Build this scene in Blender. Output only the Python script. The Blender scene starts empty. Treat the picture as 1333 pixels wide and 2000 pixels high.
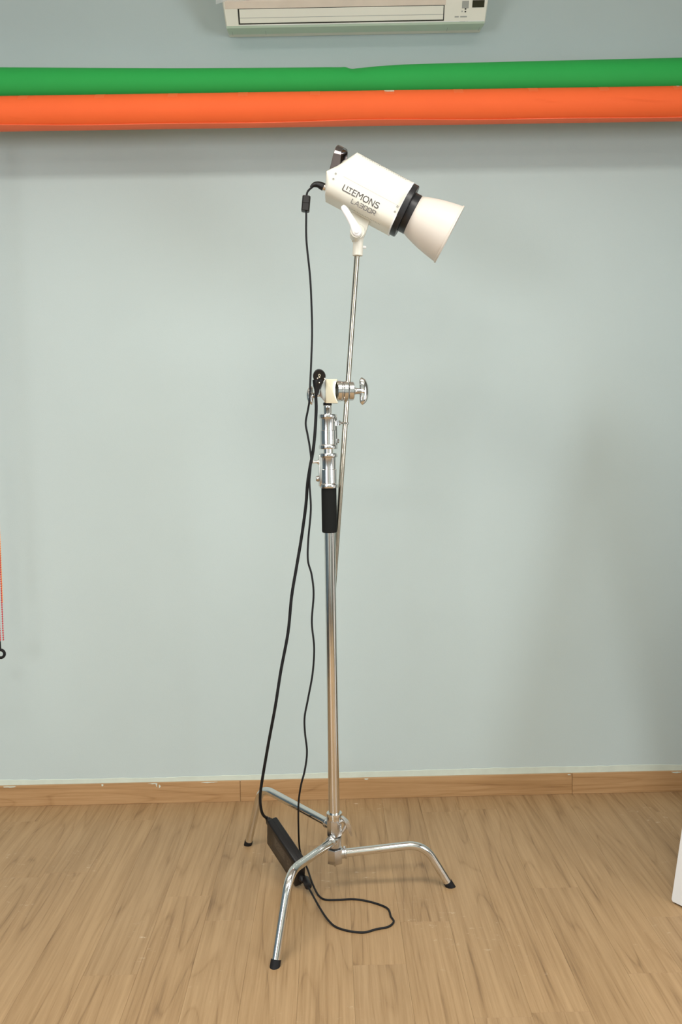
import bpy, bmesh, math, random
from mathutils import Vector, Matrix
random.seed(7)
S = bpy.context.scene
C = S.collection

# ------------------------------------------------------------------ camera
FPX, H = 1740.0, 1.37                      # focal length in pixels of the 1333x2000 frame, eye height (m)
YAW, PITCH, ROLL = 0.0114, 0.0723, 0.018
_f = Vector((math.sin(YAW)*math.cos(PITCH), math.cos(YAW)*math.cos(PITCH), -math.sin(PITCH)))
_r = Vector((math.cos(YAW), -math.sin(YAW), 0))
_u = _r.cross(_f)
CR = _r*math.cos(ROLL) - _u*math.sin(ROLL)
CU = _u*math.cos(ROLL) + _r*math.sin(ROLL)
CO = Vector((0, 0, H))
cd = bpy.data.cameras.new('camera')
cam = bpy.data.objects.new('camera', cd); C.objects.link(cam)
cd.sensor_fit = 'VERTICAL'; cd.sensor_height = 36.0; cd.lens = 36.0*FPX/2000.0
cd.clip_start = 0.05
m = Matrix.Identity(4)
for i in range(3):
    m[i][0], m[i][1], m[i][2], m[i][3] = CR[i], CU[i], -_f[i], CO[i]
cam.matrix_world = m
S.camera = cam

# room extents (m): the wall in view is at Y = W
W = 3.40
XL, XR, YF, CEIL = -4.3, 2.6, -2.3, 3.3

# ------------------------------------------------------------------ light
S.view_settings.view_transform = 'Standard'; S.view_settings.look = 'None'
S.view_settings.gamma = 1.0; S.view_settings.use_curve_mapping = False
S.view_settings.exposure = -0.08
wd = bpy.data.worlds.new('sky'); S.world = wd; wd.use_nodes = True
wd.node_tree.nodes['Background'].inputs[0].default_value = (0.75, 0.87, 1.0, 1)
wd.node_tree.nodes['Background'].inputs[1].default_value = 0.8
def area(name, loc, target, sx, sy, power, col, spread=math.pi):
    l = bpy.data.lights.new(name, 'AREA'); l.shape = 'RECTANGLE'; l.size = sx; l.size_y = sy
    l.energy = power; l.color = col; l.spread = spread
    o = bpy.data.objects.new(name, l); C.objects.link(o)
    o.location = loc
    o.rotation_euler = (Vector(target)-Vector(loc)).to_track_quat('-Z', 'Y').to_euler()
    return o
# ceiling light panels, the room's main light
PANELS = [(-0.85, 1.40, 26), (0.7, 1.40, 18), (-0.85, -0.75, 54), (0.7, -0.75, 18)]      # x, y, power
for i, (x, y, pw) in enumerate(PANELS):
    area('ceiling_panel_light_%d' % (i+1), (x, y, CEIL-0.055), (x, y, 0), 1.1, 0.5, pw, (1.0, 0.97, 0.91), math.radians(162))
# daylight entering by a window behind the camera and one in the right-hand wall
WIN = [(-3.6, -1.9, 0.95, 2.55), (-0.9, 0.9, 0.90, 2.45)]     # first: x0, x1, z0, z1; second, in the right wall: y0, y1, z0, z1
area('daylight_window_1', (-2.75, YF+0.06, 1.75), (-2.75, 3, 1.75), 1.6, 1.5, 70, (0.97, 0.98, 1.0))
area('daylight_window_2', (XR-0.06, 0.0, 1.68), (0, 0.0, 1.68), 1.7, 1.45, 75, (0.88, 0.95, 1.0))

# ------------------------------------------------------------------ pixel -> place on the plane Y (or on the floor)
def ray(px, py):
    return (_f + CR*((px-666.5)/FPX) + CU*((1000-py)/FPX))
def P(px, py, Y):
    d = ray(px, py); return CO + d*(Y/d.y)
def PF(px, py, z=0.0):
    d = ray(px, py); return CO + d*((z-H)/d.z)
def PP(px, py, p0, n):
    d = ray(px, py); return CO + d*((p0-CO).dot(n)/d.dot(n))

# ------------------------------------------------------------------ materials
MATS = {}
def nt(name):
    mt = bpy.data.materials.new(name); mt.use_nodes = True
    t = mt.node_tree; b = t.nodes['Principled BSDF']
    MATS[name] = mt
    return mt, t, b
def node(t, typ, **kw):
    n = t.nodes.new(typ)
    for k, v in kw.items():
        if k in n.inputs.keys() if hasattr(n.inputs, 'keys') else False: n.inputs[k].default_value = v
        else: setattr(n, k, v)
    return n
def ramp(t, fac, stops):
    r = t.nodes.new('ShaderNodeValToRGB'); e = r.color_ramp.elements
    while len(e) < len(stops): e.new(0.5)
    for k, (p, c) in enumerate(stops): e[k].position = p; e[k].color = (*c, 1)
    t.links.new(fac, r.inputs[0]); return r.outputs[0]
def srgb(r, g, b):
    f = lambda c: (c/255/12.92) if c/255 <= .04045 else ((c/255+.055)/1.055)**2.4
    return (f(r), f(g), f(b))
def plain(name, col, rough=0.5, metal=0.0, bump=0.0, bscale=200, var=0.0, vscale=6, spec=None, coat=0):
    mt, t, b = nt(name)
    b.inputs['Roughness'].default_value = rough; b.inputs['Metallic'].default_value = metal
    if spec is not None: b.inputs['Specular IOR Level'].default_value = spec
    if coat: b.inputs['Coat Weight'].default_value = coat
    co = t.nodes.new('ShaderNodeTexCoord')
    n = t.nodes.new('ShaderNodeTexNoise'); n.inputs['Scale'].default_value = vscale; n.inputs['Detail'].default_value = 5
    t.links.new(co.outputs['Object'], n.inputs['Vector'])
    v = max(var, 0.015)
    lo = tuple(c*(1-v) for c in col); hi = tuple(min(1, c*(1+v)) for c in col)
    t.links.new(ramp(t, n.outputs[0], [(0.3, lo), (0.7, hi)]), b.inputs['Base Color'])
    if bump:
        n2 = t.nodes.new('ShaderNodeTexNoise'); n2.inputs['Scale'].default_value = bscale; n2.inputs['Detail'].default_value = 3
        t.links.new(co.outputs['Object'], n2.inputs['Vector'])
        bp = t.nodes.new('ShaderNodeBump'); bp.inputs['Strength'].default_value = bump; bp.inputs['Distance'].default_value = 0.002
        t.links.new(n2.outputs[0], bp.inputs['Height']); t.links.new(bp.outputs[0], b.inputs['Normal'])
    return mt

plain('wall_paint', srgb(190, 203, 201), 0.6, bump=0.12, bscale=260, var=0.025, vscale=1.6)
plain('white_paint', srgb(205, 212, 208), 0.7, bump=0.1)
plain('blue_paint', srgb(112, 132, 144), 0.7)
plain('grey_paint', srgb(132, 134, 130), 0.7)
plain('ceiling_paint', srgb(232, 231, 226), 0.8)
plain('primer', srgb(206, 215, 202), 0.6, var=0.05, vscale=20)
plain('chrome', (0.74, 0.73, 0.70), 0.12, 1.0, var=0.03, vscale=30)
plain('brushed', (0.72, 0.72, 0.71), 0.20, 1.0, var=0.04, vscale=40)
plain('cast', (0.62, 0.615, 0.60), 0.24, 1.0, var=0.05, vscale=50, bump=0.05)
plain('steel_rod', (0.54, 0.48, 0.39), 0.2, 1.0, var=0.04, vscale=40)
plain('cream_block', srgb(236, 226, 198), 0.3, 0.35)
plain('rubber', (0.010, 0.010, 0.011), 0.6, spec=0.25)
plain('foam', (0.011, 0.012, 0.011), 0.9, spec=0.2, bump=0.3, bscale=900)
plain('black_plastic', (0.010, 0.009, 0.009), 0.38, spec=0.35)
plain('dark_grey_plastic', (0.028, 0.028, 0.03), 0.4)
plain('ring_black', (0.014, 0.014, 0.016), 0.36)
plain('lamp_white', srgb(231, 227, 214), 0.38)
plain('lamp_pure', srgb(240, 239, 238), 0.35)
plain('reflector_white', srgb(226, 217, 206), 0.42)
plain('lamp_grey', srgb(178, 172, 165), 0.5)
plain('ink', srgb(92, 88, 86), 0.6)
plain('hole', (0.05, 0.045, 0.04), 0.8)
plain('screw', (0.35, 0.34, 0.31), 0.4, 0.8)
plain('gunmetal', (0.22, 0.19, 0.19), 0.12, 1.0)
plain('nickel', (0.8, 0.74, 0.68), 0.25, 1.0)
plain('green_paper', srgb(34, 166, 72), 0.75, bump=0.1, bscale=500, var=0.02)
plain('orange_paper', srgb(255, 106, 46), 0.75, bump=0.1, bscale=500, var=0.02)
plain('orange_back', srgb(240, 118, 78), 0.8, var=0.03)
plain('tape', srgb(255, 112, 56), 0.45)
plain('torn_white', srgb(240, 214, 190), 0.8, var=0.1, vscale=90)
plain('ac_front', srgb(240, 236, 222), 0.42)
plain('ac_film', srgb(232, 216, 200), 0.35, var=0.05, vscale=14)
plain('ac_under_shaded', srgb(214, 228, 208), 0.45, var=0.02)  # shade of the downward face put into a darker, greener colour
plain('ac_dark', (0.03, 0.028, 0.022), 0.7)
plain('ac_display', (0.012, 0.022, 0.014), 0.2)
plain('ac_grey', srgb(168, 168, 162), 0.5)
plain('chain_orange', srgb(255, 168, 70), 0.35)
plain('chain_red', srgb(200, 38, 48), 0.35)
plain('board_white', srgb(222, 221, 220), 0.55)
plain('board_edge', srgb(150, 148, 142), 0.7)
plain('label_grey', (0.045, 0.037, 0.03), 0.5)
plain('label_ink', (0.16, 0.12, 0.08), 0.6)
plain('plug_cream', srgb(214, 206, 180), 0.5)
plain('frame_white', srgb(235, 235, 232), 0.4)

# clear plastic sheet
mt, t, b = nt('film_clear')
b.inputs['Base Color'].default_value = (0.85, 0.86, 0.84, 1); b.inputs['Roughness'].default_value = 0.22
b.inputs['Alpha'].default_value = 0.38
# luminous diffuser of the ceiling panels
mt, t, b = nt('diffuser')
b.inputs['Emission Color'].default_value = (1, 0.96, 0.88, 1); b.inputs['Emission Strength'].default_value = 2.0

def wood(name, along, dark, mid, light, sc=1.0, scuff=0.0, tint=0.16):
    mt, t, b = nt(name); L = t.links
    g = t.nodes.new('ShaderNodeNewGeometry'); oi = t.nodes.new('ShaderNodeObjectInfo')
    ofs = t.nodes.new('ShaderNodeVectorMath'); ofs.operation = 'SCALE'; ofs.inputs[0].default_value = (13.7, 41.3, 7.9)
    L.new(oi.outputs['Random'], ofs.inputs['Scale'])
    add = t.nodes.new('ShaderNodeVectorMath'); add.operation = 'ADD'
    L.new(g.outputs['Position'], add.inputs[0]); L.new(ofs.outputs[0], add.inputs[1])
    def noise(scl, detail, stretch, dist=0.0, rough=0.6):
        mp = t.nodes.new('ShaderNodeMapping')
        mp.inputs['Scale'].default_value = (stretch, 1, 1) if along == 'X' else (1, stretch, 1)
        L.new(add.outputs[0], mp.inputs[0])
        n = t.nodes.new('ShaderNodeTexNoise'); n.inputs['Scale'].default_value = scl*sc; n.inputs['Detail'].default_value = detail
        n.inputs['Distortion'].default_value = dist; n.inputs['Roughness'].default_value = rough
        L.new(mp.outputs[0], n.inputs['Vector']); return n.outputs[0]
    def math_(op, a, b_):
        n = t.nodes.new('ShaderNodeMath'); n.operation = op
        for k, v in ((0, a), (1, b_)):
            if isinstance(v, (int, float)): n.inputs[k].default_value = v
            else: L.new(v, n.inputs[k])
        return n.outputs[0]
    # growth rings: a slow noise folded into bands, giving cathedral figures
    slow = noise(8.5, 1.2, 0.075, 0.12, 0.4)
    rings = math_('FRACT', math_('MULTIPLY', slow, 10.0), 0.0)
    ringl = ramp(t, rings, [(0.0, (0.25,)*3), (0.10, (0.62,)*3), (0.55, (0.70,)*3), (0.93, (0.5,)*3), (1.0, (0.25,)*3)])
    broad = noise(11, 3, 0.07, 0.1); med = noise(48, 4, 0.035, 0.15, 0.65)
    fine = noise(150, 5, 0.018, 0.15, 0.7)
    pores = noise(260, 2, 0.05)
    v = math_('ADD', math_('MULTIPLY', ringl, 0.24), math_('MULTIPLY', broad, 0.22)); v = math_('ADD', v, math_('MULTIPLY', med, 0.36))
    v = math_('ADD', v, math_('MULTIPLY', fine, 0.36))
    v = math_('ADD', v, math_('MULTIPLY', pores, 0.08))
    col = ramp(t, v, [(0.44, dark), (0.595, mid), (0.74, light)])
    # plank to plank variation
    mx = t.nodes.new('ShaderNodeMix'); mx.data_type = 'RGBA'; mx.blend_type = 'MULTIPLY'; mx.inputs[0].default_value = 1.0
    L.new(col, mx.inputs[6])
    L.new(ramp(t, oi.outputs['Random'], [(0.0, (1-tint,)*3), (0.5, (1, 0.99, 0.97)), (1.0, (1+tint*.6, 1+tint*.55, 1+tint*.45))]), mx.inputs[7])
    out = mx.outputs[2]
    if scuff:
        # plaster dust and dried drips left on the boards: sparse marks with a shape of their own
        tc = t.nodes.new('ShaderNodeMapping'); tc.inputs['Scale'].default_value = (1, 2.2, 1); tc.inputs['Rotation'].default_value = (0, 0, 0.35)
        L.new(g.outputs['Position'], tc.inputs[0])
        a1 = t.nodes.new('ShaderNodeTexNoise'); a1.inputs['Scale'].default_value = 26; a1.inputs['Detail'].default_value = 9; a1.inputs['Roughness'].default_value = 0.72
        L.new(tc.outputs[0], a1.inputs['Vector'])
        a2 = t.nodes.new('ShaderNodeTexNoise'); a2.inputs['Scale'].default_value = 2.3; a2.inputs['Detail'].default_value = 2
        L.new(g.outputs['Position'], a2.inputs['Vector'])
        r1 = ramp(t, a1.outputs[0], [(0.595, (0, 0, 0)), (0.68, (1, 1, 1))])
        r2 = ramp(t, a2.outputs[0], [(0.53, (0, 0, 0)), (0.64, (1, 1, 1))])
        mm = t.nodes.new('ShaderNodeMath'); mm.operation = 'MULTIPLY'; L.new(r1, mm.inputs[0]); L.new(r2, mm.inputs[1])
        m3 = t.nodes.new('ShaderNodeMath'); m3.operation = 'MULTIPLY'; L.new(mm.outputs[0], m3.inputs[0]); m3.inputs[1].default_value = scuff
        mz = t.nodes.new('ShaderNodeMix'); mz.data_type = 'RGBA'
        L.new(m3.outputs[0], mz.inputs[0]); L.new(out, mz.inputs[6]); mz.inputs[7].default_value = (*srgb(222, 205, 180), 1)
        out = mz.outputs[2]
    L.new(out, b.inputs['Base Color'])
    b.inputs['Roughness'].default_value = 0.46; b.inputs['Specular IOR Level'].default_value = 0.4
    bp = t.nodes.new('ShaderNodeBump'); bp.inputs['Strength'].default_value = 0.10; bp.inputs['Distance'].default_value = 0.001
    L.new(fine, bp.inputs['Height']); L.new(bp.outputs[0], b.inputs['Normal'])
wood('laminate', 'Y', srgb(114, 87, 58), srgb(157, 126, 89), srgb(174, 143, 105), 1.0, scuff=0.65, tint=0.05)
wood('skirting_wood', 'X', srgb(132, 98, 62), srgb(168, 130, 88), srgb(184, 147, 105), 1.1, tint=0.06)
wood('door_wood', 'X', srgb(88, 52, 30), srgb(116, 72, 42), srgb(132, 86, 54), 1.0, tint=0.02)
plain('underlay', (0.10, 0.075, 0.05), 0.9)

# ------------------------------------------------------------------ mesh helpers
def link(name, me, mat, parent=None):
    o = bpy.data.objects.new(name, me); C.objects.link(o)
    if mat and not me.materials: me.materials.append(MATS[mat])
    if parent:
        o.parent = parent
        o.matrix_parent_inverse = Matrix.Translation(parent.location).inverted()
    return o
def fin(name, bm, mat, parent=None, smooth=True, ang=35):
    bmesh.ops.recalc_face_normals(bm, faces=bm.faces)
    me = bpy.data.meshes.new(name); bm.to_mesh(me); bm.free()
    if smooth:
        for p in me.polygons: p.use_smooth = True
        me.set_sharp_from_angle(angle=math.radians(ang))
    return link(name, me, mat, parent)
def tag(o, label, cat, group=None):
    o['label'] = label; o['category'] = cat
    if group: o['group'] = group
    return o
def struct(o): o['kind'] = 'structure'; return o
def thing(name, loc, label, cat, group=None):
    o = bpy.data.objects.new(name, None); C.objects.link(o); o.location = loc; o.empty_display_size = 0.1
    return tag(o, label, cat, group)
def frame(d, hint=Vector((0, 1, 0))):
    d = d.normalized()
    if abs(d.dot(hint)) > 0.95: hint = Vector((1, 0, 0))
    a = (hint - d*hint.dot(d)).normalized(); return a, d.cross(a)
def box(bm, lo, hi, M=None, bev=0, seg=2):
    lo = Vector(lo); hi = Vector(hi)
    mat = Matrix.Translation((lo+hi)/2) @ Matrix.Diagonal((*(hi-lo), 1))
    r = bmesh.ops.create_cube(bm, size=1, matrix=mat)
    vs = r['verts']
    if bev:
        es = list({e for v in vs for e in v.link_edges})
        r = bmesh.ops.bevel(bm, geom=es, offset=bev, segments=seg, profile=0.5, affect='EDGES')
        vs = list({v for f in r['faces'] for v in f.verts} | {v for v in vs if v.is_valid})
    if M is not None: bmesh.ops.transform(bm, matrix=M, verts=vs)
    return vs
def lathe(bm, prof, o, d, n=32, cap=True, hint=Vector((0, 1, 0)), sx=1.0):
    """prof: (radius, distance along d)"""
    a, b = frame(d, hint); d = d.normalized(); rings = []
    for r, tt in prof:
        c = o + d*tt
        if r < 1e-6: rings.append([bm.verts.new(c)])
        else: rings.append([bm.verts.new(c + (a*math.cos(2*math.pi*k/n)*sx + b*math.sin(2*math.pi*k/n))*r) for k in range(n)])
    for p, q in zip(rings, rings[1:]):
        for k in range(n):
            k2 = (k+1) % n
            if len(p) == 1 and len(q) == 1: continue
            if len(p) == 1: bm.faces.new((p[0], q[k], q[k2]))
            elif len(q) == 1: bm.faces.new((p[k], q[0], p[k2]))
            else: bm.faces.new((p[k], q[k], q[k2], p[k2]))
    if cap:
        for rg in (rings[0], rings[-1]):
            if len(rg) > 2: bm.faces.new(rg)
def spline(pts, per=8):
    pts = [Vector(p) for p in pts]; out = []
    q = [pts[0]*2-pts[1]] + pts + [pts[-1]*2-pts[-2]]
    for i in range(1, len(q)-2):
        p0, p1, p2, p3 = q[i-1:i+3]
        for k in range(per):
            s = k/per
            out.append(0.5*((2*p1) + (p2-p0)*s + (2*p0-5*p1+4*p2-p3)*s*s + (3*p1-p0-3*p2+p3)*s**3))
    out.append(pts[-1]); return out
def tube(bm, path, r, n=12, cap=True):
    path = [Vector(p) for p in path]
    rr = r if isinstance(r, (list, tuple)) else [r]*len(path)
    tn = []
    for i in range(len(path)):
        a = path[max(0, i-1)]; b = path[min(len(path)-1, i+1)]; tn.append((b-a).normalized())
    x, _ = frame(tn[0]); rings = []
    for i, p in enumerate(path):
        x = (x - tn[i]*x.dot(tn[i])).normalized(); y = tn[i].cross(x)
        rings.append([bm.verts.new(p + (x*math.cos(2*math.pi*k/n) + y*math.sin(2*math.pi*k/n))*rr[i]) for k in range(n)])
    for p, q in zip(rings, rings[1:]):
        for k in range(n):
            k2 = (k+1) % n; bm.faces.new((p[k], q[k], q[k2], p[k2]))
    if cap: bm.faces.new(rings[0]); bm.faces.new(rings[-1])
def loft(bm, rings, cap=True):
    rv = [[bm.verts.new(p) for p in rg] for rg in rings]; n = len(rv[0])
    for p, q in zip(rv, rv[1:]):
        for k in range(n):
            k2 = (k+1) % n; bm.faces.new((p[k], q[k], q[k2], p[k2]))
    if cap: bm.faces.new(rv[0]); bm.faces.new(rv[-1])
def prism(bm, poly, o, ex, ey, ez, depth, bev=0):
    """polygon in (ex, ey) extruded along ez"""
    A = [bm.verts.new(o + ex*x + ey*y) for x, y in poly]
    B = [bm.verts.new(o + ex*x + ey*y + ez*depth) for x, y in poly]
    fs = [bm.faces.new(A), bm.faces.new(B)]
    n = len(poly)
    for k in range(n): fs.append(bm.faces.new((A[k], A[(k+1) % n], B[(k+1) % n], B[k])))
    if bev:
        bmesh.ops.recalc_face_normals(bm, faces=fs)
        es = list({e for f in fs for e in f.edges})
        bmesh.ops.bevel(bm, geom=es, offset=bev, segments=2, profile=0.5, affect='EDGES')
def one(name, mat, parent, fn, **kw):
    bm = bmesh.new(); fn(bm); return fin(name, bm, mat, parent, **kw)
def L_(name, mat, parent, prof, o, d, n=32, **kw):
    return one(name, mat, parent, lambda bm: lathe(bm, prof, o, d, n), **kw)
EX, EY, EZ = Vector((1, 0, 0)), Vector((0, 1, 0)), Vector((0, 0, 1))

# ================================================================== THE ROOM
T = 0.12
def slab(name, mat, lo, hi):
    return struct(one(name, mat, None, lambda bm: box(bm, lo, hi), smooth=False))
slab('wall_back', 'wall_paint', (XL-T, W, -0.1), (XR+T, W+T, CEIL+T))
slab('wall_left', 'blue_paint', (XL-T, YF-T, -0.1), (XL, W, CEIL+T))
def wr(bm):
    y0, y1, z0, z1 = WIN[1]
    for lo, hi in (((YF-T, -0.1), (W, z0)), ((YF-T, z1), (W, CEIL+T)), ((YF-T, z0), (y0, z1)), ((y1, z0), (W, z1))):
        box(bm, (XR, lo[0], lo[1]), (XR+T, hi[0], hi[1]))
struct(one('wall_right', 'grey_paint', None, wr, smooth=False))
slab('ceiling', 'ceiling_paint', (XL, YF, CEIL), (XR, W, CEIL+T))
def wf(bm):                                            # wall behind the camera, with a window opening
    a0, a1, z0, z1 = WIN[0]
    for lo, hi in (((XL, z0*0-0.1), (XR, z0)), ((XL, z1), (XR, CEIL+T)), ((XL, z0), (a0, z1)), ((a1, z0), (XR, z1))):
        box(bm, (lo[0], YF-T, lo[1]), (hi[0], YF, hi[1]))
struct(one('wall_front', 'white_paint', None, wf, smooth=False))
for i, (x0, x1, z0, z1) in enumerate(WIN):
    def fr(bm):
        w = 0.05; y0, y1 = YF-0.09, YF-0.04
        for lo, hi in (((x0, z0), (x1, z0+w)), ((x0, z1-w), (x1, z1)), ((x0, z0+w), (x0+w, z1-w)), ((x1-w, z0+w), (x1, z1-w)), (((x0+x1)/2-w/2, z0+w), ((x0+x1)/2+w/2, z1-w))):
            if i == 0: box(bm, (lo[0], y0, lo[1]), (hi[0], y1, hi[1]))
            else: box(bm, (XR+0.04, lo[0], lo[1]), (XR+0.09, hi[0], hi[1]))
    struct(one('window_%d' % (i+1), 'frame_white', None, fr, smooth=False))

# unseen timber door behind the camera, added for a brown reflection in the chrome
def dr(bm):
    box(bm, (-1.35, YF, 0.0), (-0.35, YF+0.03, 2.12)); box(bm, (-1.27, YF+0.03, 0.0), (-0.43, YF+0.045, 2.05), bev=0.004)
    box(bm, (-1.12, YF+0.045, 1.1), (-0.58, YF+0.052, 1.9), bev=0.003); box(bm, (-1.12, YF+0.045, 0.2), (-0.58, YF+0.052, 0.95), bev=0.003)
d1_ = struct(one('unseen_door_1', 'door_wood', None, dr))
one('door_handle', 'brushed', d1_, lambda bm: tube(bm, [(-0.49, YF+0.045, 1.02), (-0.49, YF+0.09, 1.02), (-0.50, YF+0.10, 1.02), (-0.62, YF+0.10, 1.02)], 0.009, 10))

# floor: sub-floor slab, each laminate plank a piece of its own
floor = slab('floor', 'underlay', (XL, YF, -0.1), (XR, W, -0.0095))
PW, PL, PT = 0.142, 1.21, 0.009
def plank_mesh(w, l):
    bm = bmesh.new(); box(bm, (0, 0, -PT), (w, l, 0))
    es = [e for e in bm.edges if all(abs(v.co.z) < 1e-6 for v in e.verts)]
    bmesh.ops.bevel(bm, geom=es, offset=0.0002, segments=1, affect='EDGES')
    me = bpy.data.meshes.new('plank'); bm.to_mesh(me); bm.free(); me.materials.append(MATS['laminate']); return me
full = plank_mesh(PW-0.0003, PL-0.0003)
ends = {}                                              # rows whose end joint can be seen in the photograph
for px, py in ((375, 1750), (188, 1905), (827, 1800), (950, 1978), (1040, 1978), (1285, 1900), (882, 1585), (1310, 1790)):
    q = PF(px, py); ends[math.floor((q.x-0.32)/PW)] = q.y
i0, i1 = math.floor((-2.5-0.32)/PW), math.ceil((XR-0.32)/PW)
for i in range(i0, i1):
    x0 = 0.32 + i*PW; w = PW
    if x0 + w > XR: w = XR-x0
    if w < 0.02: continue
    y = ends.get(i, None)
    if y is None: y = 0.3 + random.random()*PL
    while y > -0.3: y -= PL
    while y < W-0.012:
        l = min(PL, W-0.006-y)
        me = full if (l == PL and w == PW) else plank_mesh(w-0.0003, l-0.0003)
        o = link('plank', me, 'laminate', floor); o.location = (x0, y, 0)
        y += PL

# skirting: three boards, jointed where the photograph shows
bb = bpy.data.objects.new('baseboard_back', None); C.objects.link(bb); bb.location = (0, W, 0); struct(bb)
xs = [XL, P(470, 1540, W).x, P(1117, 1525, W).x, XR]
BH = 0.082
for a, b2 in zip(xs, xs[1:]):
    one('board', 'skirting_wood', bb, lambda bm: box(bm, (a+0.0006, W-0.011, 0.0), (b2-0.0006, W-0.0002, BH), bev=0.0012, seg=1))
# unpainted strip of wall along the skirting, and smears of filler on the boards
def strip(bm):
    n = 260; rows = []
    random.seed(3)
    prev = 0
    for k in range(n+1):
        x = -2.4 + 4.9*k/n
        prev = prev*0.7 + random.uniform(-1, 1)*0.0012
        rows.append((x, BH-0.006, BH+0.021+prev+0.004*math.sin(x*2.1)))
    A = [bm.verts.new((x, W-0.0016, z0)) for x, z0, z1 in rows]; B = [bm.verts.new((x, W-0.0016, z1)) for x, z0, z1 in rows]
    D = [bm.verts.new((x, W-0.00005, z1+0.001)) for x, z0, z1 in rows]
    for k in range(n):
        bm.faces.new((A[k], A[k+1], B[k+1], B[k])); bm.faces.new((B[k], B[k+1], D[k+1], D[k]))
struct(one('trim_1', 'primer', None, strip, smooth=False))
def smear(px, dz, w, h, seed):
    random.seed(seed); c = P(px, 1535, W-0.0112); c.z = BH - dz
    def f(bm):
        n = 14; pts = []
        for k in range(n):
            an = 2*math.pi*k/n; q = random.uniform(0.4, 1.0)
            pts.append((math.cos(an)*w/2*q, min(math.sin(an)*h/2*q, dz-0.0008)))
        prism(bm, pts, c, EX, EZ, -EY, 0.0006)
    one('filler_smear', 'primer', bb, f, smooth=False)
for k, (px, dz, w, h) in enumerate(((200, .004, .010, .012), (306, .008, .008, .020), (312, .014, .008, .018), (300, .002, .05, .006), (22, .003, .07, .008), (410, .002, .08, .006), (716, .003, .02, .007), (1112, .004, .02, .008), (1322, .004, .05, .010))):
    smear(px, dz, w, h, k)

# ceiling panels (above and behind the view)
for i, (x, y, pw) in enumerate(PANELS):
    t_ = thing('ceiling_panel', (x, y, CEIL), 'flat white ceiling light panel, %s pair, %s one' % ('nearer the green roll,' if i < 2 else 'farther from the green roll,', 'left' if i % 2 == 0 else 'right'), 'ceiling light', 'ceiling light panels')
    one('frame', 'frame_white', t_, lambda bm: box(bm, (x-0.6, y-0.3, CEIL-0.045), (x+0.6, y+0.3, CEIL), bev=0.004))
    one('light_diffuser', 'diffuser', t_, lambda bm: box(bm, (x-0.57, y-0.27, CEIL-0.049), (x+0.57, y+0.27, CEIL-0.0449)))

# ================================================================== BACKDROP ROLLS
YR = W-0.19
RO = 0.0555
cL, cR = P(0, 222, YR-0.02), P(1333, 202, YR-0.02)
sl = (cR-cL)/(cR.x-cL.x)
def axis_at(c, x): return c + sl*(x-c.x)
XA, XB = cL.x-0.17, cR.x+0.17
o0, o1 = axis_at(cL, XA), axis_at(cL, XB)
orr = thing('backdrop_roll', (o0+o1)/2 - EZ*RO, 'orange paper backdrop roll on the wall, below the green roll', 'backdrop roll', 'paper backdrop rolls')
def ring(c, r, n=48, fz=None):
    out = []
    for k in range(n):
        an = 2*math.pi*k/n; y, z = -math.cos(an), math.sin(an)
        q = r + (fz(an) if fz else 0); out.append(c + EY*y*q + EZ*z*q)
    return out
def orange(bm):
    N = 60; rings = []
    for k in range(N+1):
        x = XA + (XB-XA)*k/N; c = axis_at(cL, x)
        rings.append(ring(c, RO, 48))
    loft(bm, rings)
one('paper', 'orange_paper', orr, orange)
def loose(bm):                                          # free end of the paper, lapped under the roll with a wavy edge
    N = 120; rows = []
    for k in range(N+1):
        x = XA+0.004 + (XB-XA-0.008)*k/N; c = axis_at(cL, x)
        e = -1.10 + 0.05*math.sin(x*4.3+0.6) + 0.035*math.sin(x*9.1) - 0.05*math.sin(x*1.1)
        row = []
        for j in range(9):
            an = e + (-2.2-e)*j/8; r = RO + 0.0016 + 0.002*(1-j/8)
            row.append(c + EY*(-math.cos(an))*r + EZ*math.sin(an)*r)
        inner = [c + EY*(-math.cos(e + (-2.2-e)*j/8))*(RO+0.0004) + EZ*math.sin(e + (-2.2-e)*j/8)*(RO+0.0004) for j in range(8, -1, -1)]
        rows.append(row + inner)
    loft(bm, rows)
one('loose_end', 'orange_back', orr, loose)
def crease(bm, xa, xb, a0, a1, r0):                    # raised wrinkle in the paper
    N = 24; rows = []
    for k in range(N+1):
        s = k/N; x = xa + (xb-xa)*s; c = axis_at(cL, x); an = a0 + (a1-a0)*s + 0.05*math.sin(s*7)
        hgt = r0*math.sin(math.pi*min(1, max(0.0, s)))
        row = []
        for j in range(5):
            q = an + (j-2)*0.07; r = RO - 0.0004 + [0, 0.5, 1.0, 0.15, 0][j]*hgt
            row.append(c + EY*(-math.cos(q))*r + EZ*math.sin(q)*r)
        rows.append(row)
    rv = [[bm.verts.new(p) for p in rr] for rr in rows]
    for p, q in zip(rv, rv[1:]):
        for j in range(4): bm.faces.new((p[j], q[j], q[j+1], p[j+1]))
for xa_px, xb_px, a0, a1, hgt in ((1020, 1110, 0.05, -0.12, 0.0022), (1160, 1340, 0.0, -0.16, 0.0024), (0, 60, -.5, -.55, .001)):
    one('wrinkle', 'orange_paper', orr, lambda bm: crease(bm, P(xa_px, 210, YR-.07).x, P(xb_px, 210, YR-.07).x, a0, a1, hgt))
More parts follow.
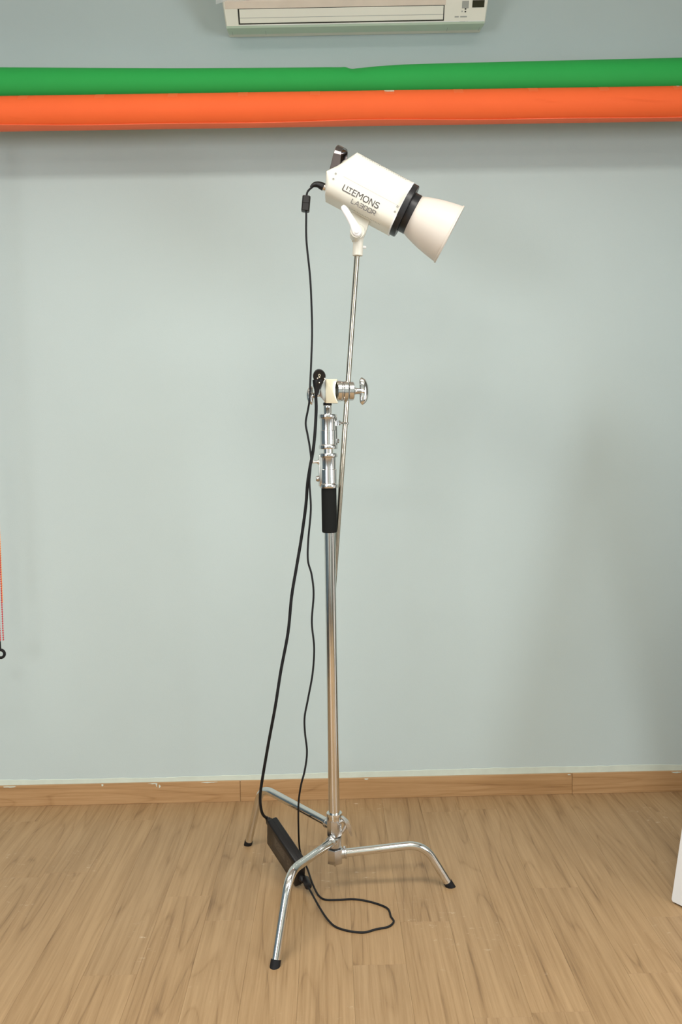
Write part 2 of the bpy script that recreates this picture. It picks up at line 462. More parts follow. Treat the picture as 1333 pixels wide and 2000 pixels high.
def patch(name, mat, px, w, a0, a1, jag, par, base):
    x0 = P(px, 200, YR-0.08).x - w/2
    random.seed(px)
    def f(bm):
        N, J = 6, 8; rv = []
        for k in range(N+1):
            x = x0 + w*k/N; c = axis_at(cL, x); lo = a1 + (random.uniform(-1, 1)*jag)
            rv.append([bm.verts.new(c + EY*(-math.cos(a0+(lo-a0)*j/J))*base + EZ*math.sin(a0+(lo-a0)*j/J)*base) for j in range(J+1)])
        for p, q in zip(rv, rv[1:]):
            for j in range(J): bm.faces.new((p[j], q[j], q[j+1], p[j+1]))
    one(name, mat, par, f)
for px in (41, 192, 336, 474, 616, 762, 898, 1045, 1184, 1330):
    patch('tape_strip', 'tape', px, 0.033, 1.7, 0.55, 0.03, orr, RO+0.0005)
patch('torn_paper', 'torn_white', 762, 0.034, 1.0, 0.80, 0.06, orr, RO+0.0011)
patch('torn_paper', 'torn_white', 1331, 0.010, 1.1, 0.9, 0.1, orr, RO+0.0011)
for c, s in ((o0, -1), (o1, 1)):
    L_('core', 'dark_grey_plastic', orr, [(0.026, 0), (0.026, 0.018), (0.016, 0.02), (0.016, 0.032)], c, EX*s, 24)

# green roll: sags to the middle, with a buckle in the paper
def gtop(px):
    pts = [(-100, 130), (0, 130), (200, 131.3), (350, 132), (560, 131), (640, 130.2), (672, 130.4), (690, 132.6), (706, 131.6), (740, 128), (800, 124), (1000, 119), (1333, 111), (1440, 108)]
    for (x0, y0), (x1, y1) in zip(pts, pts[1:]):
        if x0 <= px <= x1: return y0 + (y1-y0)*(px-x0)/(x1-x0)
    return pts[-1][1]
YG = YR+0.012
def gring(px, n=48):
    ptop, pbot = P(px, gtop(px), YG-0.02), P(px, 193 - 17.5*px/1333 + 1.5, YG-0.02)
    z1 = ptop.z+0.002; z0 = pbot.z-0.004; r = (z1-z0)/2*0.985; c = Vector((ptop.x, YG, (z0+z1)/2))
    dx = (px-681)/9.0; out = []
    for k in range(n):
        an = 2*math.pi*k/n; up = math.sin(an); fr_ = math.cos(an)
        dent = 0.0
        if fr_ > 0 or up > 0.9:
            w2 = max(0, min(1, (up-0.25)/0.55))
            dent = -0.0045*math.exp(-((dx-0.6+(up-0.9)*3)**2))*w2 + 0.0028*math.exp(-((dx+0.9-(up-0.7)*2)**2)*1.4)*w2
        ry = 0.0575 + dent; rz = r + dent*0.4
        out.append(c + EY*(-fr_)*ry + EZ*up*rz)
    return out
xsG = sorted(set([-88, -40, 0] + list(range(20, 640, 40)) + [640 + 3*k for k in range(34)] + list(range(750, 1350, 40)) + [1333, 1380, 1424]))
gr0 = gring(-88); gcen0 = sum(gr0, Vector())/len(gr0); gr1 = gring(1424); gcen1 = sum(gr1, Vector())/len(gr1)
grr = thing('backdrop_roll', (gcen0+gcen1)/2 - EZ*0.058, 'green paper backdrop roll on the wall, above the orange roll', 'backdrop roll', 'paper backdrop rolls')
one('paper', 'green_paper', grr, lambda bm: loft(bm, [gring(px) for px in xsG]))
for c, s in ((gcen0, -1), (gcen1, 1)):
    L_('core', 'dark_grey_plastic', grr, [(0.026, 0), (0.026, 0.018), (0.016, 0.02), (0.016, 0.032)], c, EX*s, 24)
# hook brackets that carry the rolls, just past both edges of the photograph
for s, (co, cg) in ((-1, (o0, gcen0)), (1, (o1, gcen1))):
    xk = min(co.x, cg.x)-0.026 if s < 0 else max(co.x, cg.x)+0.026
    br = thing('hook_bracket', (xk, W, co.z-0.12), 'steel wall hook bracket carrying the %s ends of the paper rolls' % ('left' if s < 0 else 'right'), 'bracket', 'backdrop roll brackets')
    one('wall_plate', 'cast', br, lambda bm: box(bm, (xk-0.006, W-0.006, co.z-0.12), (xk+0.006, W-0.0002, cg.z+0.08), bev=0.001))
    for c in (co, cg):
        one('hook', 'cast', br, lambda bm: tube(bm, spline([(xk, W-0.004, c.z-0.025), (xk, c.y+0.05, c.z-0.024), (xk, c.y+0.012, c.z-0.021), (xk, c.y-0.014, c.z-0.018), (xk, c.y-0.024, c.z+0.004)], 6), 0.0042, 8))

# pull chains at the left end
def chain(name, mat, px0, py0, px1, py1, Y, label, weight=False):
    bot = P(px1, py1, Y)
    top = Vector((bot.x, Y, 2.5))
    t_ = thing(name, bot, label, 'chain', 'backdrop pull chains')
    def strand(bm, dx, dy):
        n = int((top.z-bot.z)/0.0085)
        a = bot + Vector((dx, dy, 0.004)); b2 = top + Vector((dx*3, dy*3, 0))
        tube(bm, [a, b2], 0.0012, 5)
        for k in range(n):
            c = a + (b2-a)*(k/n)
            lathe(bm, [(0, -0.0028), (0.0024, -0.0016), (0.0029, 0), (0.0024, 0.0016), (0, 0.0028)], c, EZ, 6, cap=False)
    for k, (dx, dy) in enumerate(((-0.006, 0.0), (0.004, 0.002))):
        o = one('bead_strand', mat, t_, lambda bm: strand(bm, dx, dy)); o['kind'] = 'stuff'
    return t_, bot
ch1, b1 = chain('pull_chain', 'chain_orange', 1, 1110, 2.2, 1178, W-0.17, 'orange beaded pull chain hanging at the left edge of the wall')
ch2, b2_ = chain('pull_chain', 'chain_red', 2, 1176, 4.0, 1252, W-0.20, 'red beaded pull chain with black ring weight, left edge')
wz = P(1.0, 1277, W-0.20)
def ringw(bm):
    tube(bm, [wz + EX*0.0145*math.cos(a) + EZ*0.0145*math.sin(a) for a in [2*math.pi*k/24 for k in range(25)]], 0.0052, 10, cap=False)
one('weight_ring', 'rubber', ch2, ringw)
one('weight_stem', 'rubber', ch2, lambda bm: lathe(bm, [(0.005, 0), (0.0062, 0.01), (0.0058, 0.03), (0.003, 0.036)], wz + EZ*0.014 - EX*0.003, EZ, 14))

# ================================================================== AIR CONDITIONER
def acp(px, py, prot): return P(px, py, W-prot)
aL, aR = acp(446, 66.5, 0.03), acp(941, 57, 0.03)
ax_ = (aR-aL).normalized(); wA = (aR-aL).length; up_ = ax_.cross(EY)
if up_.z < 0: up_ = -up_
ac = thing('air_conditioner', (aL+aR)/2, 'cream wall-mounted air conditioner with dark display, above the rolls', 'air conditioner')
def ap(s, prot, z): return aL + ax_*(s*wA) + up_*z + EY*(0.03-prot)
# side profile of the casing: protrusion from the wall, height above the lower rear edge
def zof(py, prot):                                      # height on the casing for a row of the photograph, near the middle
    q = acp(693, py, prot); return (q - aL).dot(up_)-0.0035
zt = zof(-3, 0.165)
prof = [(0.004, 0.0), (0.03, -0.001), (0.098, zof(51, 0.098)), (0.113, zof(48.5, 0.113)), (0.121, zof(44.5, 0.121)), (0.15, zof(12, 0.15)), (0.165, zt), (0.176, zt+0.03), (0.18, zt+0.08), (0.176, 0.225), (0.16, 0.245), (0.004, 0.25)]
ZB = [zof(51, 0.098), zof(48.5, 0.113), zof(44.5, 0.121)]
def casing(bm):
    rings = []
    for s, k, dz in ((0.0, 0.965, 0.004), (0.0045, 1.0, 0.0), (0.9955, 1.0, 0.0), (1.0, 0.965, 0.004)):
        fl = [(s - (0.5-s)*2*z*0.10 if True else s) for _, z in prof]
        rings.append([ap(f_, p*k, dz + z*(1-0.01*(k < 1))) for f_, (p, z) in zip(fl, prof)])
    loft(bm, rings)
one('casing', 'ac_front', ac, casing, ang=25)
# profile helper along the front surface
def surf(z):
    for (p0, z0), (p1, z1) in zip(prof[1:], prof[2:]):
        if z0 <= z <= z1: return p0 + (p1-p0)*(z-z0)/max(1e-6, z1-z0)
    return prof[-1][0]
def sof(px, py=40, prot=0.13): return (acp(px, py, prot)-aL).dot(ax_)/wA
def facing(name, mat, s0, s1, z0, z1, off, thick=0.002, par=None, N=6):
    def f(bm):
        rows = []
        for k in range(N+1):
            z = z0 + (z1-z0)*k/N
            rows.append([ap(s0, surf(z)+off, z), ap(s1, surf(z)+off, z), ap(s1, surf(z)+off-thick, z), ap(s0, surf(z)+off-thick, z)])
        loft(bm, rows)
    return one(name, mat, par or ac, f, smooth=False)
def under(bm):
    rings = []
    for s in (0.004, 0.996):
        rings.append([ap(s, p, z) for p, z in ((0.030, -0.0022), (0.097, ZB[0]-0.0014), (0.1145, ZB[1]-0.0012), (0.1222, ZB[2]-0.0004), (0.116, ZB[2]), (0.108, ZB[1]+0.002), (0.09, ZB[0]+0.003), (0.030, 0.002))])
    loft(bm, rings)
one('lower_panel', 'ac_under_shaded', ac, under, ang=30)
sl0, sl1 = sof(466), sof(868)
facing('outlet_recess', 'ac_dark', sl0, sl1, zof(41.8, .124), zof(11.5, .15), 0.0007, 0.003)
fl = facing('louvre', 'ac_front', sl0+0.006, sl1-0.004, zof(39.6, .126), zof(12.6, .15), 0.0025, 0.0015)
facing('louvre_ridge', 'ac_grey', sl0+0.006, sl1-0.004, zof(29.2, .138), zof(28.6, .138), 0.0031, 0.002, par=fl, N=1)
facing('outlet_lip', 'frame_white', sl0+0.004, 0.995, zof(45.2, .122), zof(42.6, .124), 0.0006, 0.002)
facing('masking_film', 'ac_film', 0.004, sl1+0.004, zof(10.8, .152), zof(-14, .172), 0.0012, 0.002)
zd = zof(8, 0.16)
facing('display', 'ac_display', sof(925, 8, .17), sof(948.5, 8, .17), zd-0.009, zd+0.009, 0.0016)
facing('logo_plate', 'ac_grey', sof(904, 8, .16), sof(917, 8, .16), zd-0.0105, zd+0.008, 0.0012)
for k, (px0, px1, py) in enumerate(((909, 912, 17.3), (909, 912, 21.3), (903, 905, 20.8), (890, 898, 28.7), (901, 914, 28.7), (900, 912, 36.5), (914, 916, 36.5))):
    z = zof(py, 0.15) - 0.001
    facing('indicator', 'ac_dark' if k < 2 else 'ac_grey', sof(px0, 20, .15), sof(px1, 20, .15), z-0.0016, z+0.0016, 0.0010, N=1)
for s in (0.02, 0.15, 0.86, 0.985):
    one('panel_joint', 'ac_grey', ac, lambda bm: box(bm, (-0.0004, -0.022, -0.001), (0.0004, 0.022, 0.0), M=Matrix.Translation(ap(s, 0.065, ZB[0]*0.5-0.0030)) ))
# clear plastic sheet stuck over the upper half of the casing, edges sticking out
def film(bm):
    random.seed(5); rv = []
    for k in range(25):
        s = -0.028 + 1.075*k/24; row = []
        for j in range(7):
            z = zt + 0.004 + 0.15*j/6
            if k < 3: z -= 0.012*(3-k)/3*(1-j/6)
            wob = 0.0035*math.sin(k*2.3+j)+0.002*random.uniform(-1, 1)
            row.append(bm.verts.new(ap(s, min(surf(min(z, 0.224)), 0.19)+0.007+wob, z + (0.004*math.sin(k*1.7) if j == 0 else 0))))
        rv.append(row)
    for p, q in zip(rv, rv[1:]):
        for j in range(6): bm.faces.new((p[j], q[j], q[j+1], p[j+1]))
tag(one('plastic_sheet', 'film_clear', None, film), 'clear crumpled plastic sheet draped over the top of the air conditioner', 'plastic sheet')

# ================================================================== LIGHT STAND
YC = 2.67
SC = FPX/YC*1.0                                         # pixels per metre at the stand
def ax(py, dx=0, dy=0.0): return P(640 + (py-790)*14.5/870 + dx, py, YC+dy)
UP = (ax(790)-ax(1660)).normalized()
def px(n): return n/SC
base_floor = Vector((ax(1660).x, YC, 0))
st = thing('light_stand', base_floor, 'chrome light stand with three bent legs and black foam grip', 'light stand')
def seg(name, mat, ya, yb, prof_px, n=36, parent=None, hint=None):
    """lathe about the column: prof (radius px, 0..1 from ya down to yb)"""
    a, b = ax(ya), ax(yb); d = b-a
    return one(name, mat, parent or st, lambda bm: lathe(bm, [(px(r), t_*d.length) for r, t_ in prof_px], a, d, n))
seg('column', 'chrome', 1036, 1660, [(11.0, 0), (11.0, 1)])
seg('foam_grip', 'foam', 952, 1040, [(13.5, 0), (14.6, 0.012), (14.8, 0.06), (14.9, 0.95), (14.5, 0.99), (13, 1)])
seg('riser_tube', 'chrome', 872, 900, [(9.8, 0), (9.8, 1)])
seg('top_tube', 'chrome', 792, 830, [(8.0, 0), (8.3, 0.02), (8.3, 0.13), (8.0, 0.15), (8.0, 1)])
seg('spigot_seal', 'rubber', 786, 792.5, [(7.0, 0), (8.3, 0.15), (8.3, 0.85), (7, 1)])
def collar(y0, y1, lug, name='collar'):
    c = seg(name, 'brushed', y0, y1, [(10, 0), (17.2, 0.0), (17.8, 0.03), (17.8, 0.08), (17.0, 0.11), (15.0, 0.125), (14.6, 0.14), (14.6, 0.455), (15.8, 0.47), (15.8, 0.86), (17.6, 0.89), (18.2, 0.92), (18.2, 0.97), (17.4, 1.0), (10, 1.0)])
    def lg(bm):
        a = ax((y0+y1)/2); ln = px((y1-y0)*0.9)
        d2 = Vector((lug[0], lug[1], 0)).normalized(); sd = UP.cross(d2).normalized()
        M = Matrix((( *sd, 0), (*d2, 0), (*UP, 0), (0, 0, 0, 1))).transposed(); M.translation = a
        box(bm, (-px(6.5), 0, -ln/2), (px(6.5), px(19.5), ln/2), M=M, bev=px(1.2))
    one('clamp_lug', 'brushed', c, lg)
    return c
c1 = collar(809.5, 877, (0.75, 0.7)); c2 = collar(885.5, 953, (-0.85, -0.15))
# locking screws and T-bars
def tbar(par, at_, out, bar, stem_px, barlen_px, mat='brushed'):
    o_ = out.normalized()
    one('locking_screw', mat, par, lambda bm: lathe(bm, [(px(5.2), 0), (px(5.2), px(3)), (px(3), px(3.4)), (px(3), px(5)), (px(2.2), px(5.2)), (px(2.2), px(stem_px))], at_, o_, 16))
    e = at_ + o_*px(stem_px)
    one('t_bar', mat, par, lambda bm: lathe(bm, [(0, -px(barlen_px)/2-px(1)), (px(2.6), -px(barlen_px)/2), (px(1.9), -px(barlen_px)*.3), (px(1.9), px(barlen_px)*.3), (px(2.6), px(barlen_px)/2), (0, px(barlen_px)/2+px(1))], e, bar, 12))
tbar(c1, ax(826, 20, 0.012), Vector((0.75, 0.62, 0.02)), Vector((0.72, -0.68, -0.12)), 13, 26, 'cast')
tbar(c2, ax(902.5, -18, -0.004), Vector((-1, -0.1, 0)), Vector((0.1, -1, 0.05)), 13, 24, 'nickel')
L_('clamp_bolt', 'cast', c2, [(px(6), 0), (px(6), px(3)), (px(4.6), px(5.4)), (0, px(5.6))], ax(935, -19.5, -0.004), Vector((-1, -0.1, 0)), 18)
L_('clamp_bolt', 'cast', c1, [(px(4.6), 0), (px(4.6), px(3)), (0, px(3.6))], ax(861, 17, 0.012), Vector((0.75, 0.65, 0)), 12)

# legs: each in the vertical plane through the column and its foot
def leg(foot_px, bend_px, sock_y, r_px=8.3, bendr=0.055):
    F = PF(foot_px[0], foot_px[1], 0.004)
    hd = Vector((F.x-base_floor.x, F.y-base_floor.y, 0)).normalized(); n = Vector((-hd.y, hd.x, 0))
    B = PP(bend_px[0], bend_px[1], base_floor, n)
    A = ax(sock_y)
    r = 0.0127
    d1 = (B-A).normalized(); d2 = (F-B).normalized()
    def f(bm):
        path = [A + d1*px(16)]
        p1 = B - d1*bendr; p2 = B + d2*bendr
        path.append(A + (p1-A)*0.5)
        for k in range(11):
            s = k/10; path.append(p1*(1-s)**2 + B*2*s*(1-s) + p2*s*s)
        path.append(F - d2*0.008)
        tube(bm, path, r, 24)
    lg = one('leg', 'chrome', st, f)
    # flat-cut rubber foot
    def ft(bm):
        lathe(bm, [(r*1.04, -0.020), (r*1.10, -0.018), (r*1.12, -0.004)], F, d2, 20, cap=False)
        bmesh.ops.holes_fill(bm, edges=bm.edges)
    def ft2(bm):
        a, b = frame(d2); N = 20; top = []; mid = []; low = []
        for k in range(N):
            q = (a*math.cos(2*math.pi*k/N) + b*math.sin(2*math.pi*k/N))*r*1.1
            top.append(F - d2*0.013 + q)
            g = F + q; tt = -(g.z-0.0)/d2.z; low.append(Vector(g + d2*tt))
        loft(bm, [top, low])
    one('rubber_foot', 'rubber', lg, ft2)
    # socket on the hub
    one('leg_socket', 'cast', lg, lambda bm: lathe(bm, [(0.0150, px(2)), (0.0158, px(6)), (0.0158, px(19)), (0.0172, px(20)), (0.0172, px(23)), (0.0150, px(24)), (0.012, px(24))], A, d1, 24))
    one('socket_screw', 'cast', lg, lambda bm: lathe(bm, [(0.0045, 0), (0.0045, 0.004), (0.003, 0.006), (0, 0.0065)], A + d1*px(19) + EZ*0.0155, EZ, 10))
    return A, B, F, d1
legL = leg((485, 1648), (511, 1537), 1614)
legF = leg((538, 1884), (566, 1703), 1640)
legR = leg((879, 1729), (828, 1648), 1668)
def hub(name, y0, y1, r, mat='cast', n=8, rot=0.0, r2=None):
    a, b = ax(y0), ax(y1); d = b-a
    def f(bm):
        h = Vector((math.cos(rot), math.sin(rot), 0))
        lathe(bm, [(px(r*0.6), 0), (px(r*0.96), 0), (px(r), d.length*0.05), (px(r2 or r), d.length*0.95), (px((r2 or r)*0.94), d.length), (px(r*0.6), d.length)], a, d, n, hint=h)
    return one(name, mat, st, f, ang=30)
seg('column_ring', 'chrome', 1587, 1600, [(12, 0), (15.5, 0.0), (16.2, 0.25), (15.0, 0.5), (14.6, 1), (11, 1)])
seg('hub_gap_shade', 'hole', 1600, 1682, [(11.5, 0), (11.5, 1)])  # dark cylinder that paints shade into the creases between the hub blocks
hub('hub_block', 1599, 1630.5, 15.5, n=8, rot=0.35)
hub('hub_block', 1633, 1653.5, 14.5, n=10, rot=0.2, r2=13.5)
hub('hub_block', 1656, 1684, 16.5, n=6, rot=0.5)
seg('base_bolt', 'cast', 1683, 1692, [(7.5, 0), (7.5, 0.45), (3, 0.6), (1.5, 1), (0, 1)])
# release lever beside the hub
lv0 = ax(1607, 14, -0.012)
lev = one('release_lever', 'cast', st, lambda bm: loft(bm, [[p + EX*px(w)*sx + EY*0.004*sy for sx, sy in ((-1, -1), (1, -1), (1, 1), (-1, 1))] for p, w in
      ((ax(1594, 15, -0.014), 2.5), (ax(1602, 23, -0.018), 3.4), (ax(1612, 28, -0.02), 4.6), (ax(1618, 29, -0.02), 4.2), (ax(1626, 31, -0.018), 2.6), (ax(1632, 33, -0.016), 1.2))]), ang=50)
one('lever_pivot', 'cast', lev, lambda bm: lathe(bm, [(px(5), -px(10)), (px(5), px(3)), (px(3.6), px(5)), (0, px(5.4))], ax(1614, 27, -0.014), Vector((0.3, -1, 0.15)), 16))
one('lever_link', 'cast', lev, lambda bm: tube(bm, spline([ax(1606, 10, -0.012), ax(1603, 17, -0.014), ax(1610, 23, -0.012), ax(1620, 19, -0.012), ax(1626, 14, -0.01)], 5), px(3.6), 10))

# ================================================================== GRIP HEAD
gh = thing('grip_head', ax(787), 'silver clamping grip head with two T-shaped knobs, atop the stand', 'clamp')
GA = (P(705, 764, YC+0.012) - P(640, 764, YC-0.004)).normalized()           # clamp axis
GC = P(640, 764, YC)
def gp(n, dy=0.0, dz=0.0): return GC + GA*px(n) + EY*dy + EZ*dz
# cream block with a hollowed right end that meets the disc
def gbody(bm):
    fw = GA.cross(EZ).normalized()                     # towards the camera is -Y
    pts = [(-3, -23.5), (19.5, -23.5), (20.0, -22.2)]
    for k in range(9):
        a = -1 + 2*k/8; pts.append((15.0 + 4.8*a*a, 22*a))
    pts += [(20.0, 22.5), (-3, 22.5)]
    prism(bm, [(px(x), px(y)) for x, y in pts], GC + EY*(-0.020), GA, EZ, EY, 0.040, bev=0.0008)
one('clamp_body', 'cream_block', gh, gbody)
def gback(bm):                                         # polished split lug on the left, with its scallops
    pts = [(-2.5, -23), (-2.5, 22)] + [(-5, 22), (-14, 12), (-15.5, 6), (-14.5, 2), (-15.5, -2), (-15.5, -10), (-9, -17), (-5, -23)]
    prism(bm, [(px(x), px(y)) for x, y in pts], GC - EY*0.017, GA, EZ, EY, 0.034, bev=0.0012)
one('split_lug', 'brushed', gh, gback)
def disc(name, mat, n0, n1, r, par=None, prof=None):
    return one(name, mat, par or gh, lambda bm: lathe(bm, prof or [(px(4), 0), (px(r-1), 0), (px(r), px(1.2)), (px(r), px(n1-n0-1.2)), (px(r-1), px(n1-n0)), (px(4), px(n1-n0))], gp(n0), GA, 40))
disc('clamp_disc', 'brushed', 17.5, 27, 20.5)
disc('toothed_washer', 'cast', 26.8, 30.5, 19.6)
disc('clamp_disc', 'brushed', 30.2, 39.6, 20.0)
disc('clamp_disc', 'brushed', 40.4, 51, 18.5)
disc('spindle', 'cast', 50, 52, 7, prof=[(px(7.5), 0), (px(7.5), px(4)), (px(6), px(6)), (px(6), px(18))])
def tknob(base, out, L, hgt, wid, bend=4):
    """T-shaped hand knob: stem plus flattened curved bar"""
    k_ = one('t_knob', 'chrome', gh, lambda bm: loft(bm, [[base + out*px(d) + EY*px(r)*math.cos(a)+EZ*px(r)*math.sin(a) for a in [2*math.pi*q/20 for q in range(20)]] for d, r in
         ((0, 7.5), (2, 7.2), (L*.45, 5.6), (L*.75, 6.0), (L, 8.5), (L+2.5, 8))]))
    def bar(bm):
        rings = []
        for q in range(17):
            s = -1 + q/8; wz_ = math.sqrt(max(0, 1-abs(s)**3.2)); c = base + out*px(L+1.5 - bend*s*s) + EZ*px(hgt/2)*s + EY*px(2*s)
            hw = px(wid/2)*max(0.12, wz_); hy = px(6.8)*max(0.12, wz_)
            rings.append([c + out*hw*math.cos(a) + EY*hy*math.sin(a) for a in [2*math.pi*z/18 for z in range(18)]])
        loft(bm, rings)
    one('knob_bar', 'chrome', k_, bar)
tknob(gp(52), GA, 19, 53, 18)
tknob(gp(-20, -0.004, -px(8.5)), -GA, 13, 36, 13, 3)
one('clamp_screw', 'nickel', gh, lambda bm: lathe(bm, [(px(2.4), 0), (px(2.4), px(22))], gp(-8, -0.004, -px(8.5)), -GA, 12))

# ================================================================== EXTENSION ARM
R1, R0 = P(698.5, 488, YC+0.018), P(650.5, 1172, YC+0.050)
arm = one('extension_arm', 'steel_rod', None, lambda bm: lathe(bm, [(0.0066, 0), (0.0079, 0.0012), (0.0079, (R0-R1).length-0.0012), (0.0066, (R0-R1).length)], R1, R0-R1, 24))
tag(arm, 'long thin steel extension rod clamped slantwise behind the stand', 'rod')

# ================================================================== STUDIO LAMP
TH = math.radians(27.7)
YLAMP = YC+0.012
LC = P(725, 385, YLAMP)
lu = Vector((math.cos(TH+ROLL), -0.02, -math.sin(TH+ROLL))).normalized()     # optical axis, nose down to the right
lv = Vector((0, 1, 0)); lv = (lv - lu*lv.dot(lu)).normalized()               # sideways, away from the camera
lw = -lu.cross(lv); lw = lw if lw.z > 0 else -lw
SL = FPX/YLAMP/1.0
def lp(a, b, v=0.0): return LC + lu*(a/SL) + lw*(b/SL*1.03) + lv*v
lamp = thing('studio_lamp', P(698.5, 500, YLAMP), 'white spot lamp with cone reflector and grey lettering on its side', 'lamp')
HW = 0.066
TOPB, BOTB = 53.0, -41.5
def lpn(a, b, v): return lp(a+4.0, b-11.3, v)            # marks on the near side of the housing
def lsec(a, top, bot, hw, n=9):
    r = min(0.034, (top-bot)/SL*0.42, hw*0.8); rp = r*SL
    out = []
    for (cv, cb, a0) in ((hw-r, top-rp, 0), (-(hw-r), top-rp, 90), (-(hw-r), bot+rp, 180), (hw-r, bot+rp, 270)):
        for k in range(n):
            q = math.radians(a0 + 90*k/(n-1)); out.append(lp(a, cb + rp*math.sin(q), cv + r*math.cos(q)))
    return out
def ltop(a):
    if a >= -58: return TOPB
    return -9 + (TOPB+9)*((a+92)/34.0)**0.97
def lbot(a):
    if a >= -76: return BOTB
    return BOTB + (-5-BOTB)*((-76-a)/16.0)**1.1
def lbody(bm):
    rings = []
    st_ = [-91.6, -90.5, -88, -84, -80, -76, -70, -64, -60, -58, -55, -40, 0, 40, 58.5, 60.5, 61]
    for a in st_:
        k = 1.0
        if a < -86: k = 0.94 + 0.06*(a+92)/6
        if a > 60.6: k = 0.985
        rings.append(lsec(a, ltop(a), lbot(a), HW*k))
    loft(bm, rings)
body = one('housing', 'lamp_white', lamp, lbody, ang=28)
# side seam and screws
one('seam', 'lamp_grey', body, lambda bm: loft(bm, [[lpn(a, b, -HW-0.0002) for a, b in ((-62, 9.9), (56, 9.9), (56, 9.4), (-62, 9.4))], [lpn(a, b, -HW+0.001) for a, b in ((-62, 9.9), (56, 9.9), (56, 9.4), (-62, 9.4))]]), smooth=False)
def ab(x, y):
    dx, dy = x-725, y-385; return dx*math.cos(TH)+dy*math.sin(TH), dx*math.sin(TH)-dy*math.cos(TH)
for x, y in ((660, 342.6), (655.8, 352), (775, 402.7), (770.6, 411.8)):
    a, b = ab(x, y)
    L_('screw', 'screw', body, [(0.0032, -0.001), (0.0032, 0.0006), (0.0026, 0.0010), (0.0012, 0.0006), (0, 0.0006)], lpn(a, b, -HW), -lv, 12)
# ventilation holes along the upper and lower shoulders
def vents(bm, rows, a_list, side):
    r = 0.034; rp = r*SL
    for j, q in enumerate(rows):
        for i, a in enumerate(a_list):
            if (i + j) % 2 and j: pass
            qq = math.radians(q)
            c = lp(a + (2.2 if j % 2 else 0), (TOPB-rp + rp*math.sin(qq)) if side > 0 else (BOTB+rp - rp*math.sin(qq)), -(HW-r) - r*math.cos(qq))
            nrm = (lw*math.sin(qq)*side - lv*math.cos(qq)).normalized()
            lathe(bm, [(0.0014, 0.00025), (0, 0.00025)], c, nrm, 8, cap=False)
one('vent_holes', 'hole', body, lambda bm: vents(bm, (50, 60, 70, 80, 88), [-44 + 5.0*k for k in range(19)], 1))['kind'] = 'stuff'
one('vent_holes', 'hole', body, lambda bm: vents(bm, (84, 92), [-24 + 5.6*k for k in range(12)], -1))['kind'] = 'stuff'
# lettering, as flat print on the side
GL = {
 'L': (0.62, [[(0, 1), (0, .12), (.12, 0), (.6, 0)]]),
 'A': (0.82, [[(0, 0), (.36, 1), (.46, 1), (.82, 0)], [(.16, .3), (.66, .3)]]),
 '3': (0.70, [[(.02, 1), (.55, 1), (.68, .88), (.68, .12), (.55, 0), (.0, 0)], [(.12, .5), (.66, .5)]]),
 '0': (0.72, [[(.14, 0), (.58, 0), (.72, .14), (.72, .86), (.58, 1), (.14, 1), (0, .86), (0, .14), (.14, 0)]]),
 'R': (0.72, [[(0, 0), (0, 1), (.56, 1), (.70, .88), (.70, .52), (.56, .40), (.02, .40)], [(.42, .4), (.72, 0)]]),
 'E': (0.60, [[(.6, 1), (0, 1), (0, 0), (.6, 0)], [(0, .52), (.52, .52)]]),
 'M': (0.98, [[(0, 0), (0, 1), (.12, 1), (.5, .45), (.88, 1), (.98, 1), (.98, 0)]]),
 'O': (1.02, [[(.3, 0), (.72, 0), (.92, .16), (1.02, .5), (.92, .84), (.72, 1), (.3, 1), (.1, .84), (0, .5), (.1, .16), (.3, 0)]]),
 'N': (0.82, [[(0, 0), (0, 1), (.08, 1), (.74, 0), (.82, 0), (.82, 1)]]),
 'S': (0.68, [[(.64, .92), (.5, 1), (.16, 1), (.03, .88), (.03, .66), (.14, .55), (.54, .45), (.66, .33), (.66, .12), (.52, 0), (.16, 0), (0, .1)]]),
 'I': (0.14, [[(.07, .40), (.07, 1)]]),
 'T': (0.60, [[(0, .95), (.60, .95)], [(.30, .40), (.30, .95)]]),
}
def strokes(bm, polys, o, ex, ey, hgt, wsc, th, n):
    for poly in polys:
        q = [o + ex*(x*hgt*wsc) + ey*(y*hgt) for x, y in poly]
        for p0, p1 in zip(q, q[1:]):
            d = (p1-p0); 
            if d.length < 1e-6: continue
            d.normalize(); s = d.cross(n).normalized()*th/2; e = d*th*0.42
            bm.faces.new([bm.verts.new(v) for v in (p0-e-s, p1+e-s, p1+e+s, p0-e+s)])
def word(name, txt, a, b, length_px, hgt, th, gap=0.26, par=None, logo=False):
    adv = 0; items = []
    for ch in txt:
        w, pol = GL[ch]
        if logo and ch == 'L':
            w = 0.30; pol = [[(0, 1), (0, .14), (.12, 0), (1.62, 0)]]
        items.append((adv, pol)); adv += w + gap
    adv -= gap; wsc = length_px/SL/(adv*hgt)
    bm = bmesh.new()
    for x, pol in items: strokes(bm, pol, lpn(a, b, -HW-0.0003) + lu*(x*hgt*wsc), lu, lw, hgt, wsc, th, lv)
    return fin(name, bm, 'ink', par or body, smooth=False)
word('lettering', 'LITEMONS', -53, -12.2, 74, 0.0155, 0.0030, gap=0.30, logo=True)
word('lettering', 'LA300R', -28, -25.5, 49.5, 0.0122, 0.0020, gap=0.26)
